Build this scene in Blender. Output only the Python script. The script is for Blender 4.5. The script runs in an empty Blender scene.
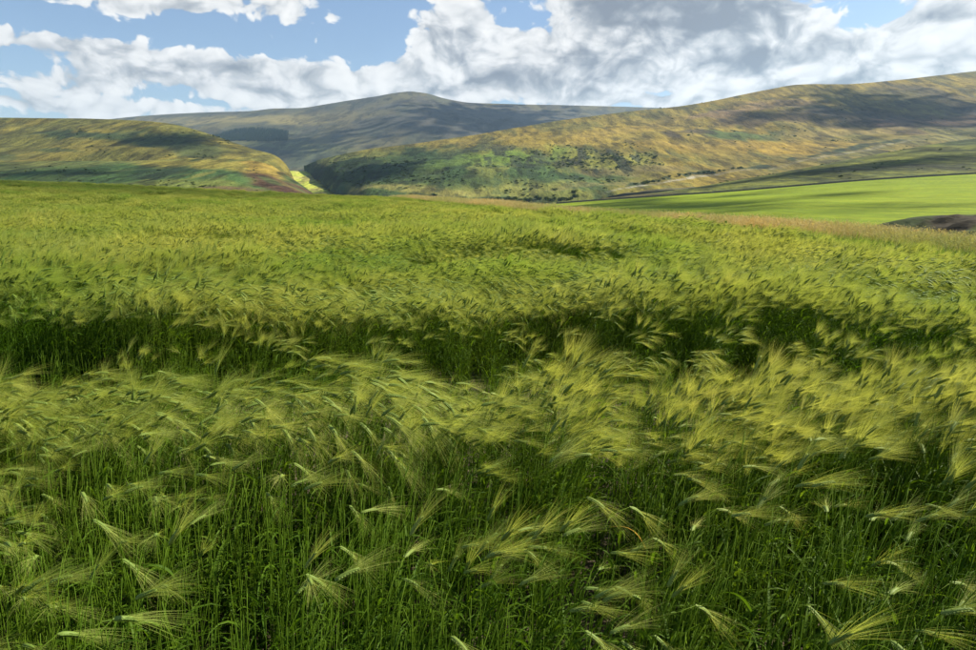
import bpy, math, random
import numpy as np
from mathutils import Vector, Matrix, Euler

random.seed(7)
RNG = np.random.default_rng(11)
SC = bpy.context.scene
COL = SC.collection

# ------------------------------------------------------------------ camera
EYE = 1.95
PITCH = math.radians(11.7)
FPX = 976 * 24 / 36.0
cam_d = bpy.data.cameras.new('camera')
cam_d.lens = 24
cam_d.sensor_width = 36
cam_d.clip_start = 0.05
cam_d.clip_end = 40000
cam = bpy.data.objects.new('camera', cam_d)
cam.location = (0, 0, EYE)
cam.rotation_euler = (math.pi / 2 - PITCH, 0, 0)
COL.objects.link(cam)
SC.camera = cam

# ------------------------------------------------------------------ light
SUN_AZ = math.radians(74)      # to the right of the view
SUN_EL = math.radians(40)
SUN_DIR = Vector((math.sin(SUN_AZ) * math.cos(SUN_EL), math.cos(SUN_AZ) * math.cos(SUN_EL), math.sin(SUN_EL)))
sun_d = bpy.data.lights.new('sun', 'SUN')
sun_d.energy = 5.0
sun_d.angle = math.radians(0.5)
sun_d.color = (1.0, 0.93, 0.80)
sun = bpy.data.objects.new('sun', sun_d)
sun.rotation_euler = SUN_DIR.to_track_quat('Z', 'Y').to_euler()
sun.location = (0, 0, 50)
COL.objects.link(sun)

SC.view_settings.view_transform = 'Standard'
SC.view_settings.look = 'None'
SC.view_settings.gamma = 1
SC.view_settings.use_curve_mapping = False
SC.view_settings.exposure = 1.06
SC.render.engine = 'CYCLES'
cy = SC.cycles
cy.max_bounces = 7
cy.diffuse_bounces = 4
cy.glossy_bounces = 2
cy.transmission_bounces = 5
cy.transparent_max_bounces = 8
cy.volume_bounces = 1
cy.use_denoising = True
cy.caustics_reflective = False
cy.caustics_refractive = False


def pix_dir(px, py):
    """world direction through a point of the photograph, with forward (y) = 1"""
    u = (np.asarray(px, float) - 488) / FPX
    v = (325 - np.asarray(py, float)) / FPX
    s, c = math.sin(PITCH), math.cos(PITCH)
    y = c + v * s
    z = -s + v * c
    return u / y, z / y


def at(px, py, d):
    a, b = pix_dir(px, py)
    d = np.asarray(d, float)
    return a * d, d + 0 * a, EYE + b * d


# ------------------------------------------------------------------ world: sky with cumulus
class NT:
    def __init__(self, tree):
        self.t = tree
        self.n = tree.nodes
        self.l = tree.links

    def new(self, kind, **kw):
        nd = self.n.new(kind)
        for k, v in kw.items():
            setattr(nd, k, v)
        return nd

    def put(self, sock, val):
        if isinstance(val, bpy.types.NodeSocket):
            self.l.new(val, sock)
        elif val is not None:
            sock.default_value = val

    def math(self, op, a, b=None, c=None, clamp=False):
        nd = self.new('ShaderNodeMath', operation=op, use_clamp=clamp)
        self.put(nd.inputs[0], a)
        if b is not None:
            self.put(nd.inputs[1], b)
        if c is not None:
            self.put(nd.inputs[2], c)
        return nd.outputs[0]

    def vmath(self, op, a, b=None, c=None, out=0):
        nd = self.new('ShaderNodeVectorMath', operation=op)
        self.put(nd.inputs[0], a)
        if b is not None:
            self.put(nd.inputs[1], b)
        if c is not None:
            self.put(nd.inputs[2], c)
        return nd.outputs[out]

    def noise(self, vec, scale, detail=4, rough=0.5, dist=0.0, lac=2.0, out='Fac', dim='3D'):
        nd = self.new('ShaderNodeTexNoise', noise_dimensions=dim)
        self.put(nd.inputs['Vector'], vec)
        nd.inputs['Scale'].default_value = scale
        nd.inputs['Detail'].default_value = detail
        nd.inputs['Roughness'].default_value = rough
        nd.inputs['Lacunarity'].default_value = lac
        nd.inputs['Distortion'].default_value = dist
        return nd.outputs[out]

    def ramp(self, fac, stops, mode='LINEAR'):
        nd = self.new('ShaderNodeValToRGB')
        cr = nd.color_ramp
        cr.interpolation = mode
        while len(cr.elements) < len(stops):
            cr.elements.new(0.5)
        for e, (p, c) in zip(cr.elements, stops):
            e.position = p
            e.color = c if len(c) == 4 else (*c, 1)
        self.put(nd.inputs[0], fac)
        return nd.outputs[0]

    def mixc(self, fac, a, b, mode='MIX'):
        nd = self.new('ShaderNodeMix', data_type='RGBA', blend_type=mode)
        self.put(nd.inputs[0], fac)
        self.put(nd.inputs[6], a if isinstance(a, bpy.types.NodeSocket) or len(a) == 4 else (*a, 1))
        self.put(nd.inputs[7], b if isinstance(b, bpy.types.NodeSocket) or len(b) == 4 else (*b, 1))
        return nd.outputs[2]

    def smooth(self, x, lo, hi, a=0.0, b=1.0):
        nd = self.new('ShaderNodeMapRange', interpolation_type='SMOOTHSTEP')
        self.put(nd.inputs[0], x)
        nd.inputs[1].default_value = lo
        nd.inputs[2].default_value = hi
        nd.inputs[3].default_value = a
        nd.inputs[4].default_value = b
        return nd.outputs[0]


# banks of cumulus and the clear gaps between them: px, py, half width, half height, weight
CLOUD_BLOBS = [
    (8, 38, 50, 9, .50), (25, 84, 62, 14, .52), (140, 0, 95, 12, .55), (105, 58, 45, 13, .50),
    (185, 68, 80, 20, .58), (290, 84, 90, 17, .58), (305, 16, 46, 20, .50), (90, 108, 190, 7, .46), (360, 96, 70, 10, .45),
    (462, 32, 46, 26, .55), (485, 76, 85, 22, .62), (410, 68, 36, 13, .40), (600, 66, 85, 28, .55),
    (575, 4, 55, 10, .50), (700, 26, 120, 34, .70), (745, 62, 70, 26, .55), (640, 99, 70, 5, .25),
    (830, 66, 70, 20, .52), (940, 44, 66, 38, .58), (1010, 70, 60, 40, .4), (880, 92, 120, 12, .35),
    (245, 36, 55, 16, -.50), (72, 24, 44, 15, -.45), (366, 42, 24, 26, -.55), (512, 8, 28, 11, -.55),
    (868, 14, 30, 19, -.55), (55, 60, 32, 8, -.35), (660, 90, 42, 7, -.40), (150, 99, 50, 4, -.22), (640, 52, 16, 9, -.2),
    (-40, 60, 60, 30, -.1), (412, 6, 26, 12, -.35), (235, 100, 300, 40, -.10), (850, 36, 16, 12, -.25),
]
# the thick undersides, which let little light through
CLOUD_BASES = [
    (508, 82, 46, 8, .80), (462, 38, 20, 8, .35), (695, 18, 95, 20, 1.0), (745, 58, 42, 10, .75), (612, 60, 30, 10, .45),
    (592, 92, 40, 5, .40), (255, 66, 46, 7, .40), (300, 93, 50, 4, .32), (930, 14, 24, 6, .55), (815, 84, 36, 6, .42),
    (630, 2, 46, 7, .60), (190, 14, 60, 5, .40), (846, 62, 16, 12, .35), (950, 76, 30, 5, .40), (430, 92, 30, 4, .4), (150, 76, 40, 5, .35), (30, 92, 40, 4, .4),
]


def blob_sum(nt, vec, blobs):
    acc = None
    for px, py, rx, ry, w in blobs:
        a, b = pix_dir(px, py)
        az = math.atan(a)
        el = math.atan(b / math.hypot(1, a))
        sx, sy = FPX / rx * .95, FPX / ry * .95
        d = nt.vmath('MULTIPLY_ADD', vec, (sx, sy, 0), (-az * sx, -el * sy, 0))
        q = nt.vmath('DOT_PRODUCT', d, d, out=1)
        e = nt.math('EXPONENT', nt.math('MULTIPLY', q, -0.8))
        acc = nt.math('MULTIPLY_ADD', e, w, acc if acc is not None else 0.0)
    return acc


def build_world():
    w = bpy.data.worlds.new('World')
    SC.world = w
    w.use_nodes = True
    nt = NT(w.node_tree)
    nt.n.clear()
    out = nt.new('ShaderNodeOutputWorld')
    bg = nt.new('ShaderNodeBackground')
    bg.inputs['Strength'].default_value = 0.10
    nt.l.new(bg.outputs[0], out.inputs[0])
    sky = nt.new('ShaderNodeTexSky', sky_type='NISHITA')
    sky.sun_disc = False
    sky.sun_elevation = SUN_EL
    sky.sun_rotation = SUN_AZ
    sky.air_density = 1.0
    sky.dust_density = 0.6
    sky.ozone_density = 1.4
    tc = nt.new('ShaderNodeTexCoord')
    d = nt.vmath('NORMALIZE', tc.outputs['Generated'])
    sep = nt.new('ShaderNodeSeparateXYZ')
    nt.l.new(d, sep.inputs[0])
    az = nt.math('ARCTAN2', sep.outputs[0], sep.outputs[1])
    # the bearing runs back and forth instead of jumping behind the camera
    az = nt.math('SUBTRACT', nt.math('PINGPONG', nt.math('ADD', az, 1.3), math.pi), 1.3)
    el = nt.math('ARCSINE', sep.outputs[2])

    def density(shift_az, shift_el, full=True, warp=None):
        comb = nt.new('ShaderNodeCombineXYZ')
        nt.put(comb.inputs[0], nt.math('ADD', az, shift_az))
        nt.put(comb.inputs[1], nt.math('ADD', el, shift_el))
        v = comb.outputs[0]
        # billows, a little flattened
        vs = nt.vmath('MULTIPLY', v, (1.0, 1.55, 1.0))
        if not full:
            vw = nt.vmath('MULTIPLY_ADD', warp, (.055, .055, .0), vs)
            q = nt.math('MULTIPLY_ADD', nt.noise(vw, 7.0, 5, .56, dim='2D'), .95, -.475)
            return nt.math('MULTIPLY_ADD', nt.noise(vw, 26.0, 4, .62, dim='2D'), .35, q), None, warp
        warp = nt.vmath('SUBTRACT', nt.noise(vs, 9, 2, .55, out='Color', dim='2D'), (.5, .5, .5))
        vw = nt.vmath('MULTIPLY_ADD', warp, (.055, .055, .0), vs)
        n1 = nt.noise(vw, 7.0, 5, .56, dim='2D')
        n2 = nt.noise(vw, 26.0, 4, .62, dim='2D')
        vo = nt.new('ShaderNodeTexVoronoi', feature='F1', voronoi_dimensions='2D')
        nt.put(vo.inputs['Vector'], vw)
        vo.inputs['Scale'].default_value = 24
        vo.inputs['Detail'].default_value = 1.5
        vo.inputs['Roughness'].default_value = .6
        base = nt.math('MULTIPLY_ADD', n1, .95, -.475)
        b = nt.math('MULTIPLY_ADD', n2, .60, nt.math('ADD', base, -.09))
        b = nt.math('MULTIPLY_ADD', vo.outputs['Distance'], -.36, b)
        # warped position for the banks too, so that their edges are ragged
        vb = nt.vmath('MULTIPLY_ADD', warp, (.05, .03, 0), v)
        return b, vb, warp, nt.math('MULTIPLY_ADD', n2, .35, base), vo.outputs['Distance']

    b0, vb, warp, base, puff = density(0.0, 0.0)
    b1 = density(.012, .016, False, warp)[0]
    banks = blob_sum(nt, vb, CLOUD_BLOBS)
    bases = blob_sum(nt, vb, CLOUD_BASES)
    dens = nt.math('ADD', b0, banks)
    cover = nt.smooth(dens, .12, .27)
    thick = nt.smooth(dens, .30, .95)
    relief = nt.math('SUBTRACT', base, b1)          # >0: turned towards the sun
    grey = nt.math('MULTIPLY', thick, .08)
    grey = nt.math('MULTIPLY_ADD', nt.math('MULTIPLY', bases, nt.smooth(dens, .18, .5)), .72, grey)
    grey = nt.math('MULTIPLY_ADD', relief, -1.5, grey)
    grey = nt.math('MULTIPLY_ADD', nt.math('SUBTRACT', nt.noise(vb, 26, 4, .65, dim='2D'), .5), .55, grey, clamp=True)
    grey = nt.math('MULTIPLY_ADD', nt.math('SUBTRACT', puff, .44), .55, grey, clamp=True)
    ccol = nt.ramp(grey, [(0, (1.0, .985, .95)), (.22, (.86, .855, .84)), (.48, (.56, .575, .59)), (.78, (.30, .325, .36)), (1, (.22, .24, .28))])
    ccol = nt.vmath('SCALE', ccol, None)
    ccol.node.inputs['Scale'].default_value = 5.1
    skyc = nt.vmath('MULTIPLY', sky.outputs[0], (.60, .62, .66))
    hz = nt.smooth(el, .0, .12, .45, 0.0)
    skyc = nt.mixc(hz, skyc, (4.3, 4.5, 4.6))
    mix = nt.mixc(cover, skyc, ccol)
    nt.put(bg.inputs['Color'], mix)
    w.cycles.sampling_method = 'MANUAL'
    w.cycles.sample_map_resolution = 512


build_world()

# ------------------------------------------------------------------ numpy helpers


def _hash(ix, iy, seed):
    h = (ix.astype(np.int64) * 374761393 + iy.astype(np.int64) * 668265263 + seed * 974634777) & 0xffffffff
    h = ((h ^ (h >> 13)) * 1274126177) & 0xffffffff
    return ((h ^ (h >> 16)) & 0xffffff) / float(0xffffff)


def vnoise(x, y, seed=0):
    x = np.asarray(x, float)
    y = np.asarray(y, float)
    ix, iy = np.floor(x), np.floor(y)
    fx, fy = x - ix, y - iy
    fx = fx * fx * fx * (fx * (fx * 6 - 15) + 10)
    fy = fy * fy * fy * (fy * (fy * 6 - 15) + 10)
    a = _hash(ix, iy, seed)
    b = _hash(ix + 1, iy, seed)
    c = _hash(ix, iy + 1, seed)
    d = _hash(ix + 1, iy + 1, seed)
    return (a * (1 - fx) + b * fx) * (1 - fy) + (c * (1 - fx) + d * fx) * fy


def fbm(x, y, octv=5, seed=0, rough=.5):
    s, a, t = 0, 1, 0
    for k in range(octv):
        s = s + a * vnoise(x * 2 ** k + 17.3 * k, y * 2 ** k - 9.1 * k, seed + k)
        t += a
        a *= rough
    return s / t


def sstep(x, a, b):
    t = np.clip((x - a) / (b - a), 0, 1)
    return t * t * (3 - 2 * t)


def curve(pts, x):
    """smooth monotone-ish interpolation through (x, y) points"""
    p = np.array(pts, float)
    xs, ys = p[:, 0], p[:, 1]
    h = np.diff(xs)
    dl = np.diff(ys) / h
    m = np.zeros(len(xs))
    m[1:-1] = np.where(dl[:-1] * dl[1:] > 0, 2 * dl[:-1] * dl[1:] / (dl[:-1] + dl[1:] + 1e-12), 0)
    m[0], m[-1] = dl[0], dl[-1]
    x = np.clip(x, xs[0], xs[-1])
    i = np.clip(np.searchsorted(xs, x) - 1, 0, len(h) - 1)
    t = (x - xs[i]) / h[i]
    return (ys[i] * (2 * t ** 3 - 3 * t ** 2 + 1) + h[i] * m[i] * (t ** 3 - 2 * t ** 2 + t)
            + ys[i + 1] * (-2 * t ** 3 + 3 * t ** 2) + h[i] * m[i + 1] * (t ** 3 - t ** 2))


def grid_object(name, X, Y, Z, mat, color=None, smooth=True):
    nr, nc = X.shape
    co = np.stack([X, Y, Z], -1).reshape(-1, 3).astype(np.float32)
    i = np.arange(nr * nc).reshape(nr, nc)
    q = np.stack([i[:-1, :-1], i[:-1, 1:], i[1:, 1:], i[1:, :-1]], -1).reshape(-1, 4).astype(np.int32)
    me = bpy.data.meshes.new(name)
    me.vertices.add(len(co))
    me.vertices.foreach_set('co', co.ravel())
    me.loops.add(q.size)
    me.loops.foreach_set('vertex_index', q.ravel())
    me.polygons.add(len(q))
    me.polygons.foreach_set('loop_start', np.arange(0, q.size, 4, dtype=np.int32))
    if smooth:
        me.polygons.foreach_set('use_smooth', np.ones(len(q), dtype=bool))
    me.update(calc_edges=True)
    if color is not None:
        at_ = me.attributes.new('plants', 'FLOAT_COLOR', 'POINT')
        c4 = np.ones((len(co), 4), np.float32)
        c4[:, :3] = np.clip(color.reshape(-1, 3), 0, 1)
        at_.data.foreach_set('color', c4.ravel())
    me.materials.append(mat)
    ob = bpy.data.objects.new(name, me)
    COL.objects.link(ob)
    return ob


def tag(o, label=None, cat=None, group=None, kind=None):
    if label:
        o['label'] = label
    if cat:
        o['category'] = cat
    if group:
        o['group'] = group
    if kind:
        o['kind'] = kind
    return o


def mesh_from(name, verts, faces, mats, mat_idx=None, smooth=True):
    me = bpy.data.meshes.new(name)
    me.from_pydata([tuple(v) for v in verts], [], faces)
    for m in mats:
        me.materials.append(m)
    if mat_idx is not None:
        me.polygons.foreach_set('material_index', np.array(mat_idx, dtype=np.int32))
    if smooth:
        me.polygons.foreach_set('use_smooth', np.ones(len(faces), dtype=bool))
    me.update()
    return me


# ------------------------------------------------------------------ materials
def land_material(name, fine, bump, grain=.45, crisp=0):
    m = bpy.data.materials.new(name)
    m.use_nodes = True
    nt = NT(m.node_tree)
    bs = nt.n['Principled BSDF']
    bs.inputs['Roughness'].default_value = .95
    bs.inputs['Specular IOR Level'].default_value = .1
    at_ = nt.new('ShaderNodeAttribute', attribute_name='plants')
    geo = nt.new('ShaderNodeNewGeometry')
    pv = nt.vmath('MULTIPLY', geo.outputs['Position'], (1, .35, 1.2))
    n1 = nt.noise(pv, fine, 6, .65)
    n2 = nt.noise(pv, fine * 4.3, 4, .6)
    f = nt.math('MULTIPLY_ADD', n1, grain * 2, 1 - grain)
    f = nt.math('MULTIPLY', f, nt.math('MULTIPLY_ADD', n2, grain * 1.6, 1 - grain * .8))
    if crisp:
        vs = nt.vmath('MULTIPLY', geo.outputs['Position'], (1, .18, 1.2))
        n3 = nt.noise(vs, crisp * 1.5, 7, .70, .4)
        f = nt.math('MULTIPLY', f, nt.smooth(n3, .50, .56, 1.12, .62))
        n4 = nt.noise(vs, crisp * 3.1, 5, .65)
        f = nt.math('MULTIPLY', f, nt.smooth(n4, .56, .62, 1.0, .60))
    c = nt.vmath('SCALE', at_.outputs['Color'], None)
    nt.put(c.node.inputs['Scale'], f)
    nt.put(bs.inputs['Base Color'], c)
    bp = nt.new('ShaderNodeBump')
    bp.inputs['Strength'].default_value = 1.0
    bp.inputs['Distance'].default_value = bump
    nt.put(bp.inputs['Height'], nt.math('ADD', n1, nt.math('MULTIPLY', n2, .4)))
    nt.put(bs.inputs['Normal'], bp.outputs[0])
    return m


def leaf_material(name, c1, c2, trans=.4, rough=.5, spec=.3, scale=3.0, tint=None):
    """thin plant tissue: diffuse + light passing through, colour varying from plant to plant"""
    m = bpy.data.materials.new(name)
    m.use_nodes = True
    nt = NT(m.node_tree)
    bs = nt.n['Principled BSDF']
    out = nt.n['Material Output']
    geo = nt.new('ShaderNodeNewGeometry')
    oi = nt.new('ShaderNodeObjectInfo')
    n = nt.noise(geo.outputs['Position'], scale, 3, .6)
    f = nt.math('MULTIPLY_ADD', geo.outputs['Random Per Island'], .55, nt.math('MULTIPLY_ADD', oi.outputs['Random'], .25, nt.math('MULTIPLY_ADD', n, .8, -.3)), clamp=True)
    c = nt.mixc(f, c1, c2)
    ripe = nt.noise(geo.outputs['Position'], .22, 3, .6)
    c = nt.mixc(1.0, c, nt.ramp(ripe, [(.36, (.74, .90, .70)), (.5, (1, 1, 1)), (.64, (1.22, 1.10, 1.15))]), 'MULTIPLY')
    if tint is not None:
        dry = nt.smooth(geo.outputs['Random Per Island'], .965, .975)
        c = nt.mixc(dry, c, tint)
    bs.inputs['Roughness'].default_value = rough
    bs.inputs['Specular IOR Level'].default_value = spec
    nt.put(bs.inputs['Base Color'], c)
    tr = nt.new('ShaderNodeBsdfTranslucent')
    nt.put(tr.inputs['Color'], nt.mixc(1.0, c, (1.15, 1.1, .6), 'MULTIPLY'))
    mx = nt.new('ShaderNodeMixShader')
    mx.inputs[0].default_value = trans
    nt.l.new(bs.outputs[0], mx.inputs[1])
    nt.l.new(tr.outputs[0], mx.inputs[2])
    nt.l.new(mx.outputs[0], out.inputs[0])
    return m


M_STEM = leaf_material('barley_stem', (.066, .140, .007), (.16, .245, .018), .35, .6, .12)
M_LEAF = leaf_material('barley_leaf', (.040, .102, .005), (.115, .190, .012), .5, .55, .12, tint=(.36, .30, .11))
M_EAR = leaf_material('barley_ear', (.13, .21, .03), (.22, .29, .055), .25, .6)
M_AWN = leaf_material('barley_awn', (.24, .32, .040), (.56, .585, .175), .5, .6, .12, scale=1.2)
M_DRY = leaf_material('dry_leaf', (.45, .24, .05), (.55, .40, .14), .4, .6)
M_STRAW = leaf_material('straw', (.30, .24, .11), (.46, .37, .19), .2, .7)
M_FESCUE = leaf_material('margin_grass', (.40, .33, .12), (.64, .54, .25), .35, .8, .1)
M_GRASS = leaf_material('green_grass', (.08, .17, .012), (.18, .28, .03), .45, .6, .12)
M_WEED = leaf_material('weed_leaf', (.035, .09, .010), (.08, .15, .018), .35, .8, .05)
M_SHRUB = leaf_material('shrub_leaf', (.030, .055, .014), (.060, .085, .02), .3, .8, .05)
M_CONIFER = leaf_material('conifer_needles', (.008, .018, .010), (.016, .030, .015), .05, .9, .02)
M_BARK = leaf_material('bark', (.06, .045, .03), (.10, .08, .05), 0, .9)


def soil_material():
    m = bpy.data.materials.new('field_soil')
    m.use_nodes = True
    nt = NT(m.node_tree)
    bs = nt.n['Principled BSDF']
    bs.inputs['Roughness'].default_value = .95
    geo = nt.new('ShaderNodeNewGeometry')
    n = nt.noise(geo.outputs['Position'], 9, 8, .65)
    n2 = nt.noise(geo.outputs['Position'], 1.1, 4, .6)
    c = nt.ramp(n, [(.25, (.035, .026, .014)), (.5, (.085, .063, .034)), (.72, (.15, .115, .066))])
    c = nt.mixc(nt.smooth(n2, .5, .7), c, (.06, .075, .02))
    nt.put(bs.inputs['Base Color'], c)
    bp = nt.new('ShaderNodeBump')
    bp.inputs['Distance'].default_value = .03
    nt.put(bp.inputs['Height'], n)
    nt.put(bs.inputs['Normal'], bp.outputs[0])
    return m


M_SOIL = soil_material()
M_HILL = land_material('hill_vegetation', .05, 4.5, .40, .016)
M_FAR = land_material('moor_vegetation', .012, 4.0, .30, .005)
M_FIELD = land_material('pasture', .35, .25, .18)

# ------------------------------------------------------------------ terrain
C = lambda *v: np.array(v, float)
GOLD, OLIVE, HEATH = C(.26, .185, .035), C(.13, .125, .028), C(.055, .042, .026)
BRACKEN, GREEN, DARKGREEN = C(.045, .085, .022), C(.115, .17, .028), C(.028, .048, .018)
TAN, BROWN, PINK, SCREE = C(.25, .20, .085), C(.070, .036, .020), C(.20, .125, .075), C(.34, .32, .25)
LIME = C(.17, .25, .025)


def lay(base, col, mask):
    return base + (col - base) * mask[..., None]


def spot(PX, PY, cx, cy_, rx, ry, jx=0, jy=0, edge=.35, tilt=0.0):
    """soft-edged patch of vegetation colour, in places painted shade, with a ragged outline"""
    dx, dy = PX - cx + jx * rx, PY - cy_ - tilt * (PX - cx) + jy * ry
    q = np.sqrt((dx / rx) ** 2 + (dy / ry) ** 2)
    return 1 - sstep(q, 1 - edge, 1 + edge)


def hill(name, lines, cols, rows, mat, colour, relief, back=(400, -.35), seed=0):
    """a slope lofted through contour lines ordered from its foot to its skyline, then down its far side.
    each line: list of (bearing mark, height mark, distance)"""
    px = np.linspace(cols[0], cols[1], cols[2])
    ks = len(lines)
    PYk = np.stack([curve([(p[0], p[1]) for p in ln], px) for ln in lines])
    Dk = np.stack([curve([(p[0], p[2]) for p in ln], px) for ln in lines])
    t = np.linspace(0, ks - 1, rows)
    PY = np.empty((rows, len(px)))
    D = np.empty_like(PY)
    # Catmull-Rom between the lines
    for r, tt in enumerate(t):
        k = min(int(tt), ks - 2)
        f = tt - k
        g = lambda A, j: A[min(max(j, 0), ks - 1)]
        for A, O in ((PYk, PY), (Dk, D)):
            p0, p1, p2, p3 = g(A, k - 1), g(A, k), g(A, k + 1), g(A, k + 2)
            if k == 0:
                p0 = 2 * p1 - p2
            if k + 2 > ks - 1:
                p3 = 2 * p2 - p1
            O[r] = .5 * (2 * p1 + (p2 - p0) * f + (2 * p0 - 5 * p1 + 4 * p2 - p3) * f * f + (3 * p1 - p0 - 3 * p2 + p3) * f ** 3)
    PX = np.broadcast_to(px, PY.shape)
    X, Y, Z = at(PX, PY, D)
    # gullies and hummocks
    amp, size = relief
    fade = np.clip((rows - 1 - np.arange(rows)) / (rows * .10), .12, 1)[:, None]
    Z = Z + amp * fade * (fbm(X / size, Y / size, 5, seed, .52) - .5) * 2
    colr = colour(PX, PY, X, Y, Z, np.broadcast_to(np.linspace(0, 1, rows)[:, None], PY.shape))
    # far side
    nb = 14
    s = np.linspace(0, 1, nb + 1)[1:, None]
    k = 1 + s * back[0] / Y[-1]
    Xb, Yb = X[-1] * k, Y[-1] * k
    Zb = Z[-1] + back[1] * back[0] * (s ** 1.6) + amp * .5 * (fbm(Xb / size, Yb / size, 4, seed) - .5)
    X, Y, Z = np.vstack([X, Xb]), np.vstack([Y, Yb]), np.vstack([Z, Zb])
    colr = np.concatenate([colr, np.repeat(colr[-1:], nb, 0)], 0)
    ob = grid_object(name, X, Y, Z, mat, colr)
    tag(ob, kind='structure')
    return ob, (X, Y, Z, PX, PY)


# --- far hill
def col_far(PX, PY, X, Y, Z, T):
    n = fbm(X / 260, Y / 420, 5, 3)
    n2 = fbm(X / 90, Y / 160, 5, 9, .6)
    n3 = fbm(X / 40, Y / 60, 4, 29, .6)
    c = np.zeros(PX.shape + (3,)) + C(.056, .058, .030)
    c = lay(c, C(.095, .085, .036), sstep(n, .46, .62))
    c = lay(c, C(.055, .052, .034), sstep(n2 + (n3 - .5) * .4, .53, .66) * .8)
    j1, j2 = (n2 - .5) * 1.2, (n - .5) * 1.2
    c = lay(c, C(.20, .165, .055), spot(PX, PY, 235, 120, 90, 4, j2, j1) * .7)
    c = lay(c, C(.14, .145, .04), spot(PX, PY, 300, 146, 70, 6, j2, j1, .5, .1) * .6)
    c = lay(c, C(.17, .14, .045), spot(PX, PY, 330, 118, 45, 6, j2, j1, .5, -.1) * .7)
    c = lay(c, C(.050, .046, .036), spot(PX, PY, 470, 118, 110, 20, j2, j1, .4) * .8)  # moor darkened on its right half with painted cloud shade
    c = lay(c, C(.05, .06, .03), spot(PX, PY, 320, 158, 40, 8, j2, j1) * .7)
    return c


FAR_SKY = [(60, 124, 5200), (110, 119, 5200), (140, 116, 5200), (180, 113.5, 5200), (215, 112, 5100), (250, 111, 5000), (275, 108.5, 4950),
           (300, 108, 4900), (325, 104.5, 4800), (350, 100.5, 4700), (375, 96.5, 4600), (395, 93, 4500), (410, 91.5, 4500),
           (425, 93, 4500), (445, 98.5, 4600), (470, 102.5, 4700), (500, 103.6, 4800), (560, 105, 4900), (640, 107.2, 5000), (720, 110, 5000), (800, 112, 5000)]
FAR_MID = [(60, 150, 3600), (150, 141, 3700), (230, 135, 3700), (300, 135, 3550), (350, 128, 3500), (410, 122, 3400), (500, 130, 3500), (600, 140, 3700), (800, 150, 3800)]
FAR_FOOT = [(60, 205, 2300), (200, 190, 2350), (300, 176, 2450), (400, 190, 2400), (600, 205, 2300), (800, 210, 2300)]
far_hill, FAR = hill('far_hill', [FAR_FOOT, FAR_MID, FAR_SKY], (60, 800, 560), 190, M_FAR, col_far, (26, 520), (900, -.3), 5)


# --- left hill: the dome and the spur in front of it
def col_left(PX, PY, X, Y, Z, T):
    n = fbm(X / 120, Y / 380, 5, 13)
    n2 = fbm(X / 34, Y / 170, 5, 19, .6)
    n3 = fbm(X / 10, Y / 55, 4, 23, .6)
    j1, j2 = (n2 - .5) * 2.2, (n - .5) * 1.6
    c = np.zeros(PX.shape + (3,)) + C(.130, .125, .026)
    c = lay(c, C(.185, .155, .028), sstep(n, .45, .6))
    c = lay(c, OLIVE * .8, sstep(n2, .52, .62) * .7)
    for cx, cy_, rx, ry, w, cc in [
        (90, 137, 60, 4.0, .9, DARKGREEN), (60, 152, 26, 2.2, .7, DARKGREEN), (170, 140, 44, 8, .9, DARKGREEN), (205, 150, 34, 8, .8, DARKGREEN),  # last two dark greens paint cloud shade on the dome's right flank
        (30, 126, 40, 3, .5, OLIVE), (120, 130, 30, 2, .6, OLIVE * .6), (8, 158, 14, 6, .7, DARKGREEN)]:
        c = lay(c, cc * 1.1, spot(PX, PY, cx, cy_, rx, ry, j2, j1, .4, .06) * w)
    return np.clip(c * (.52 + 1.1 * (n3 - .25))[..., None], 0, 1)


LEFT_SKY = [(-140, 118, 1550), (-50, 117.5, 1500), (0, 117.5, 1480), (50, 118, 1450), (100, 119, 1430), (140, 120.5, 1400), (165, 123, 1380), (190, 128.5, 1350), (212, 135, 1330),
            (235, 143, 1300), (255, 149.5, 1280), (272, 154, 1280), (280, 158.5, 1290), (286, 164.5, 1310), (290.5, 172, 1320), (296, 184, 1330), (303, 200, 1330), (330, 240, 1330)]
LEFT_MID = [(-140, 150, 1200), (0, 148, 1180), (120, 148, 1130), (200, 154, 1090), (250, 166, 1090), (275, 176, 1130), (290, 190, 1160), (330, 245, 1180)]
LEFT_FOOT = [(-140, 172, 1000), (0, 170, 990), (120, 172, 960), (200, 178, 940), (260, 190, 950), (290, 205, 1000), (330, 250, 1020)]
left_hill, LEFT = hill('left_hill', [LEFT_FOOT, LEFT_MID, LEFT_SKY], (-140, 330, 420), 180, M_HILL, col_left, (8, 120), (500, -.25), 17)


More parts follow.
